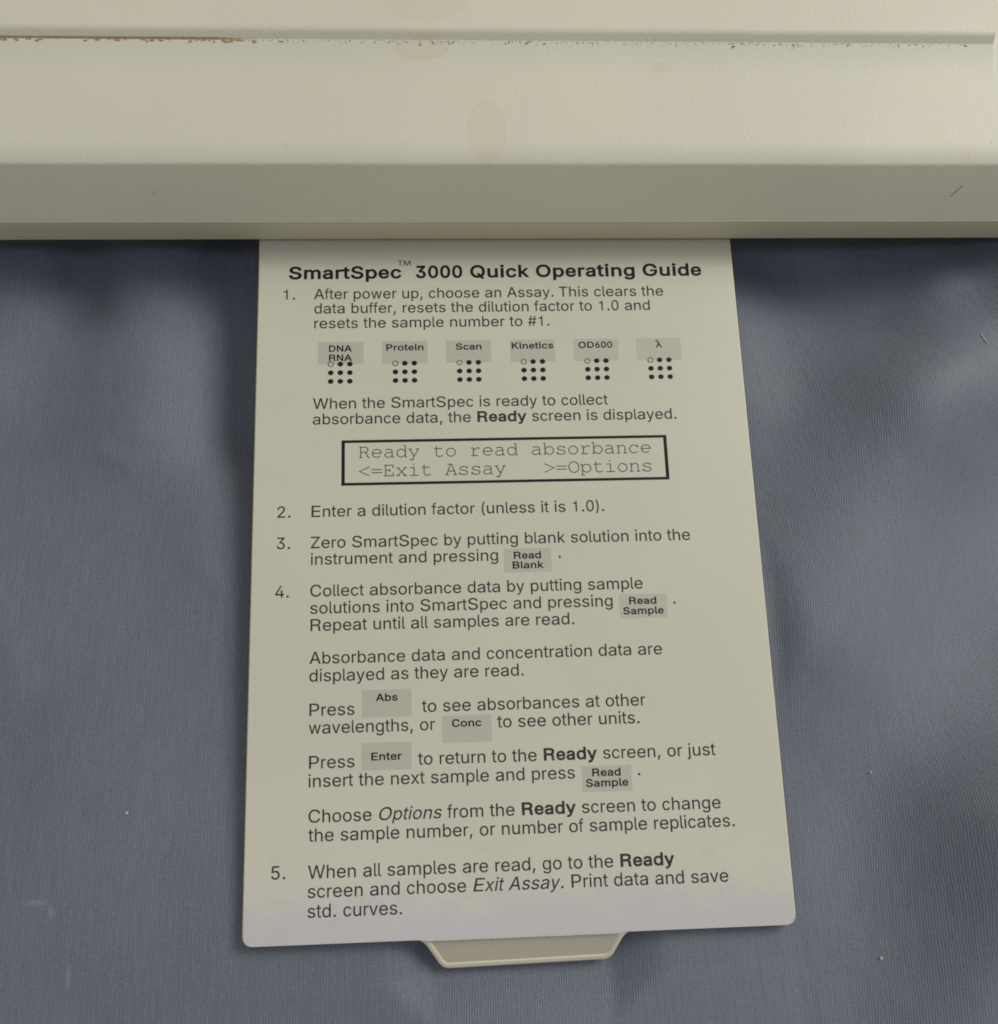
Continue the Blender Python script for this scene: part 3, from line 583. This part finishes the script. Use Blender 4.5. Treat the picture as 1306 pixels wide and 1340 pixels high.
LX = -42.17
r_ = 'r'
BODY = [
 ([('r','1.')],-49.0,-46.35,137.12),
 ([('r','After power up, choose an Assay.')],-42.1,12.46,137.15), ([('r','This clears the')],13.70,37.88,137.15),
 ([('r','data buffer, resets the dilution factor to 1.0 and')],-42.02,34.52,133.6),
 ([('r','resets the sample number to #1.')],-41.99,11.19,129.97),
 ([('r','When the SmartSpec is ready to collect')],-42.1,23.42,110.7),
 ([('r','absorbance data, the '),('b','Ready'),('r',' screen is displayed.')],-42.12,38.67,107.07),
 ([('r','2.')],-49.45,-46.6,86.05), ([('r','Enter a dilution factor (unless it is 1.0).')],-42.15,21.17,86.06),
 ([('r','3.')],-49.46,-46.6,79.15), ([('r','Zero SmartSpec by putting blank solution into the')],-42.25,39.55,79.18),
 ([('r','instrument and pressing')],-42.2,-2.36,75.56),
 ([('r','4.')],-49.56,-46.7,68.65), ([('r','Collect absorbance data by putting sample')],-42.25,28.46,68.72),
 ([('r','solutions into SmartSpec and pressing')],-42.22,21.73,65.05),
 ([('r','Repeat until all samples are read.')],-42.12,13.33,61.42),
 ([('r','Absorbance data and concentration data are')],-42.27,31.62,54.55),
 ([('r','displayed as they are read.')],-42.23,2.18,50.9),
 ([('r','Press')],-42.15,-32.95,43.9), ([('r','to see absorbances at other')],-19.11,27.35,44.02),
 ([('r','wavelengths, or')],-42.25,-16.53,40.3), ([('r','to see other units.')],-3.68,25.87,40.4),
 ([('r','Press')],-42.12,-32.95,33.38), ([('r','to return to the '),('b','Ready'),('r',' screen, or just')],-20.07,41.2,33.45),
 ([('r','insert the next sample and press')],-42.19,11.83,29.72),
 ([('r','Choose '),('i','Options'),('r',' from the '),('b','Ready'),('r',' screen to change')],-42.12,41.39,22.84),
 ([('r','the sample number, or number of sample replicates.')],-42.1,43.97,19.2),
 ([('r','5.')],-49.3,-46.5,12.3), ([('r','When all samples are read, go to the '),('b','Ready')],-42.12,31.08,12.2),
 ([('r','screen and choose '),('i','Exit Assay'),('r','. Print data and save')],-42.12,41.73,8.6),
 ([('r','std. curves.')],-42.1,-23.63,4.92)]
BS = 3.52
for segs, x0, x1, y in BODY: text_obj('text_line', segs, x0, x1, y, BS, M_INK, label)
text_obj('title_text', [('b', 'SmartSpec')], -47.87, -22.28, 142.12, 4.42, M_BLACK, label)
text_obj('title_text', [('b', '3000 Quick Operating Guide')], -19.0, 47.2, 142.12, 4.42, M_BLACK, label)
text_obj('trademark_text', [('r', 'TM')], -23.12, -20.2, 145.35, 1.75, M_INK, label)

# key symbols on grey halftone patches
def patch(x0, x1, y0, y1):
    # slightly uneven printed border
    v = [(x0, y0, 0.13), (x1, y0, 0.13), (x1, y1, 0.13), (x0, y1, 0.13)]
    return flat('key_patch', v, [(0, 1, 2, 3)], M_TONE, label)
for c in (-36.05, -21.75, -7.4, 7.1, 21.5, 35.9): patch(c - 5.05, c + 5.05, 121.28, 126.62)
for x0, x1, y0, y1 in ((-1.06, 9.1, 72.98, 78.12), (23.23, 33.41, 62.38, 67.55), (-31.42, -21.3, 43.3, 48.85), (-15.02, -4.9, 37.7, 43.12), (-31.58, -21.45, 32.66, 38.14), (13.29, 23.5, 26.96, 32.07)):
    patch(x0, x1, y0, y1)
SM = 2.2
for st, tx, x0, x1, y in (('m','DNA',-38.67,-33.54,124.22),('m','RNA',-38.66,-33.54,121.98),('m','Protein',-25.88,-17.55,124.33),('m','Scan',-10.26,-4.47,124.33),
    ('m','Kinetics',2.35,11.82,124.38),('m','OD600',17.53,25.24,124.36),('m','Read',1.04,6.89,75.85),('m','Blank',0.7,7.39,73.72),('m','Read',25.29,31.17,65.37),('m','Sample',23.89,32.6,63.2),
    ('m','Abs',-28.62,-24.1,46.5),('m','Conc',-13.03,-6.95,40.8),('m','Enter',-29.58,-23.4,34.6),('m','Read',15.4,21.25,30.0),('m','Sample',13.99,22.72,27.92)):
    text_obj('key_text', [(st, tx)], x0, x1, y, SM, M_BLACK, label)
text_obj('key_text', [('m', 'λ')], 35.06, 36.62, 124.25, 2.45, M_BLACK, label)
for x, y in ((10.93, 75.85), (35.05, 65.25), (25.06, 29.9)): text_obj('full_stop', [('r', '.')], x - 0.24, x + 0.24, y, 4.2, M_INK, label)

# dot grids: one open ring and eight filled dots per key
def dots(cx, y0):
    v, f = [], []; n = 20
    for r in range(3):
        for c in range(3):
            x = cx + (c - 1) * 2.12 ; y = y0 - r * 2.05
            if r == 0 and c == 0:
                s = len(v)
                for R in (0.66, 0.50): v.extend((x + R * math.cos(2 * math.pi * i / n), y + R * 0.96 * math.sin(2 * math.pi * i / n), 0.16) for i in range(n))
                f.extend((s + i, s + (i + 1) % n, s + n + (i + 1) % n, s + n + i) for i in range(n))
            else:
                s = len(v); R = 0.62
                v.extend((x + R * math.cos(2 * math.pi * i / n), y + R * 0.93 * math.sin(2 * math.pi * i / n), 0.16) for i in range(n)); f.append(tuple(range(s, s + n)))
    flat('dot_grid', v, f, M_BLACK, label)
for cx in (-36.12, -21.76, -7.4, 7.06, 21.48, 35.86): dots(cx, 121.25)

# display window outline
def ring(name, x0, x1, y0, y1, tx, ty, m):
    v = [(x0, y0), (x1, y0), (x1, y1), (x0, y1), (x0 + tx, y0 + ty), (x1 - tx, y0 + ty), (x1 - tx, y1 - ty), (x0 + tx, y1 - ty)]
    return flat(name, [(a, b, 0.15) for a, b in v], [(0, 1, 5, 4), (1, 2, 6, 5), (2, 3, 7, 6), (3, 0, 4, 7)], m, label)
ring('display_frame', -35.8, 36.03, 92.95, 103.28, 0.72, 0.60, M_BLACK)

# typewriter lettering: single strokes with slab feet (600 units wide)
def arc(cx, cy, rx, ry, a0, a1, n=10): return [(cx + rx * math.cos(math.radians(a0 + (a1 - a0) * i / n)), cy + ry * math.sin(math.radians(a0 + (a1 - a0) * i / n))) for i in range(n + 1)]
def H(x0, x1, y): return [(x0, y), (x1, y)]
def Vt(x, y0, y1): return [(x, y0), (x, y1)]
MONO = {
 'R': [H(50, 200, 0), Vt(120, 0, 563), [(50, 563), (340, 563)] + arc(340, 425, 120, 138, 90, -90, 8) + [(120, 287)], [(300, 287), (380, 230), (480, 0), (560, 0)]],
 'e': [[(75, 225), (515, 225)] + arc(298, 218, 218, 212, 3, 320, 18)],
 'a': [[(110, 385), (200, 425), (320, 428), (400, 400), (440, 340), (440, 0), (530, 0)], [(440, 245), (300, 262), (160, 225), (90, 150), (90, 80), (150, 10), (240, -8), (350, 20), (440, 95)]],
 'd': [arc(280, 210, 205, 215, 0, 360, 18), [(400, 613), (485, 613), (485, 0), (565, 0)]],
 'y': [H(30, 200, 417), H(400, 570, 417), [(105, 417), (305, 20)], [(500, 417), (220, -157)], H(80, 290, -157)],
 't': [[(190, 560), (190, 90), (230, 20), (310, -8), (420, 0), (510, 40)], H(80, 470, 417)],
 'o': [arc(300, 210, 215, 218, 0, 360, 20)],
 'r': [[(80, 417), (200, 417), (200, 0)], H(80, 430, 0), [(200, 270), (290, 370), (380, 420), (450, 425), (520, 385)]],
 'b': [[(35, 613), (115, 613), (115, 0), (35, 0)], arc(325, 210, 208, 215, 0, 360, 18)],
 's': [[(480, 420), (480, 310)], [(478, 330), (440, 395), (300, 428), (170, 395), (130, 320), (180, 250), (300, 222), (430, 195), (500, 130), (480, 50), (400, 0), (290, -10), (160, 25), (108, 100)], [(108, 120), (108, 0)]],
 'n': [[(50, 417), (135, 417), (135, 0)], H(50, 220, 0), [(135, 290), (210, 390), (300, 428), (400, 415), (455, 350), (465, 270), (465, 0)], H(385, 550, 0)],
 'c': [[(505, 420), (505, 290)], arc(310, 208, 215, 218, 32, 320, 16)],
 '<': [[(540, 490), (60, 260), (540, 30)]], '>': [[(60, 490), (540, 260), (60, 30)]], '=': [H(40, 560, 180), H(40, 560, 345)],
 'E': [[(50, 0), (500, 0), (500, 180)], Vt(130, 0, 563), [(50, 563), (485, 563), (485, 410)], H(130, 330, 290), Vt(330, 370, 210)],
 'x': [H(45, 210, 417), H(390, 555, 417), H(35, 210, 0), H(390, 565, 0), [(110, 417), (490, 0)], [(490, 417), (110, 0)]],
 'i': [[(110, 417), (305, 417), (305, 0)], H(90, 520, 0), Vt(290, 545, 625)],
 'A': [H(5, 190, 0), H(410, 595, 0), [(80, 0), (280, 563), (325, 563), (530, 0)], H(140, 280, 563), H(160, 445, 190)],
 'O': [arc(300, 281, 245, 290, 0, 360, 24)],
 'p': [[(35, 417), (115, 417), (115, -157)], H(35, 240, -157), arc(325, 210, 208, 215, 0, 360, 18)],
}
def mono_text(s, x0, x1, y, size):
    pitch = (x1 - x0 + 0.25) / len(s); v = []; f = []
    for i, ch in enumerate(s):
        if ch == ' ': continue
        if ('mono', ch) not in cache: cache['mono', ch] = fill(stroke_contours(MONO[ch], 44))
        gv, gf = cache['mono', ch]; b = len(v)
        v += [(x0 - 0.2 + i * pitch + px_ * pitch / 600, y + py_ * size / 1000, ZT) for px_, py_ in gv]; f += [tuple(b + k for k in q) for q in gf]
    flat('display_text', v, f, M_THIN, label)
mono_text('Ready to read absorbance', -31.95, 32.55, 99.25, 4.25)
mono_text('<=Exit Assay   >=Options', -32.0, 32.5, 95.0, 4.25)

# ------------------------------------------------------------------ lint on the cloth
def on(x, y, d=0.12): return (x, y, cloth_z(x, y) + d)
l = strand('lint_fibre', [on(111.3, 126.6), on(111.25, 125.6, .3), on(111.6, 124.4, .3), on(112.0, 123.5)], 0.10, M_LINT)
tag(l, 'tiny white lint fibre standing out on the cloth at the right, below the instrument', 'lint')
def crumb(name, x, y, r, m, label_, cat):
    bm = bmesh.new(); bmesh.ops.create_icosphere(bm, subdivisions=2, radius=r * MM)
    for q in bm.verts: q.co *= 0.8 + 0.5 * noise.noise(q.co * 3000 + Vector((x, y, 0))); q.co.z *= 0.6
    me = bpy.data.meshes.new(name); bm.to_mesh(me); bm.free(); me.materials.append(m)
    o = bpy.data.objects.new(name, me); C.objects.link(o); o.location = Vector(on(x, y, r * 0.4)) * MM; tag(o, label_, cat)
crumb('crumb', 71.2, -7.0, 0.42, M_TAN, 'tan crumb on the cloth below the lower right corner of the card', 'crumb')
crumb('crumb', 74.2, 29.0, 0.30, M_TAN, 'tiny pale crumb on the cloth to the right of the lower part of the card', 'crumb')
crumb('lint_speck', -79.0, 26.0, 0.40, M_LINT, 'small white lint speck on the cloth left of the lower part of the card', 'lint')
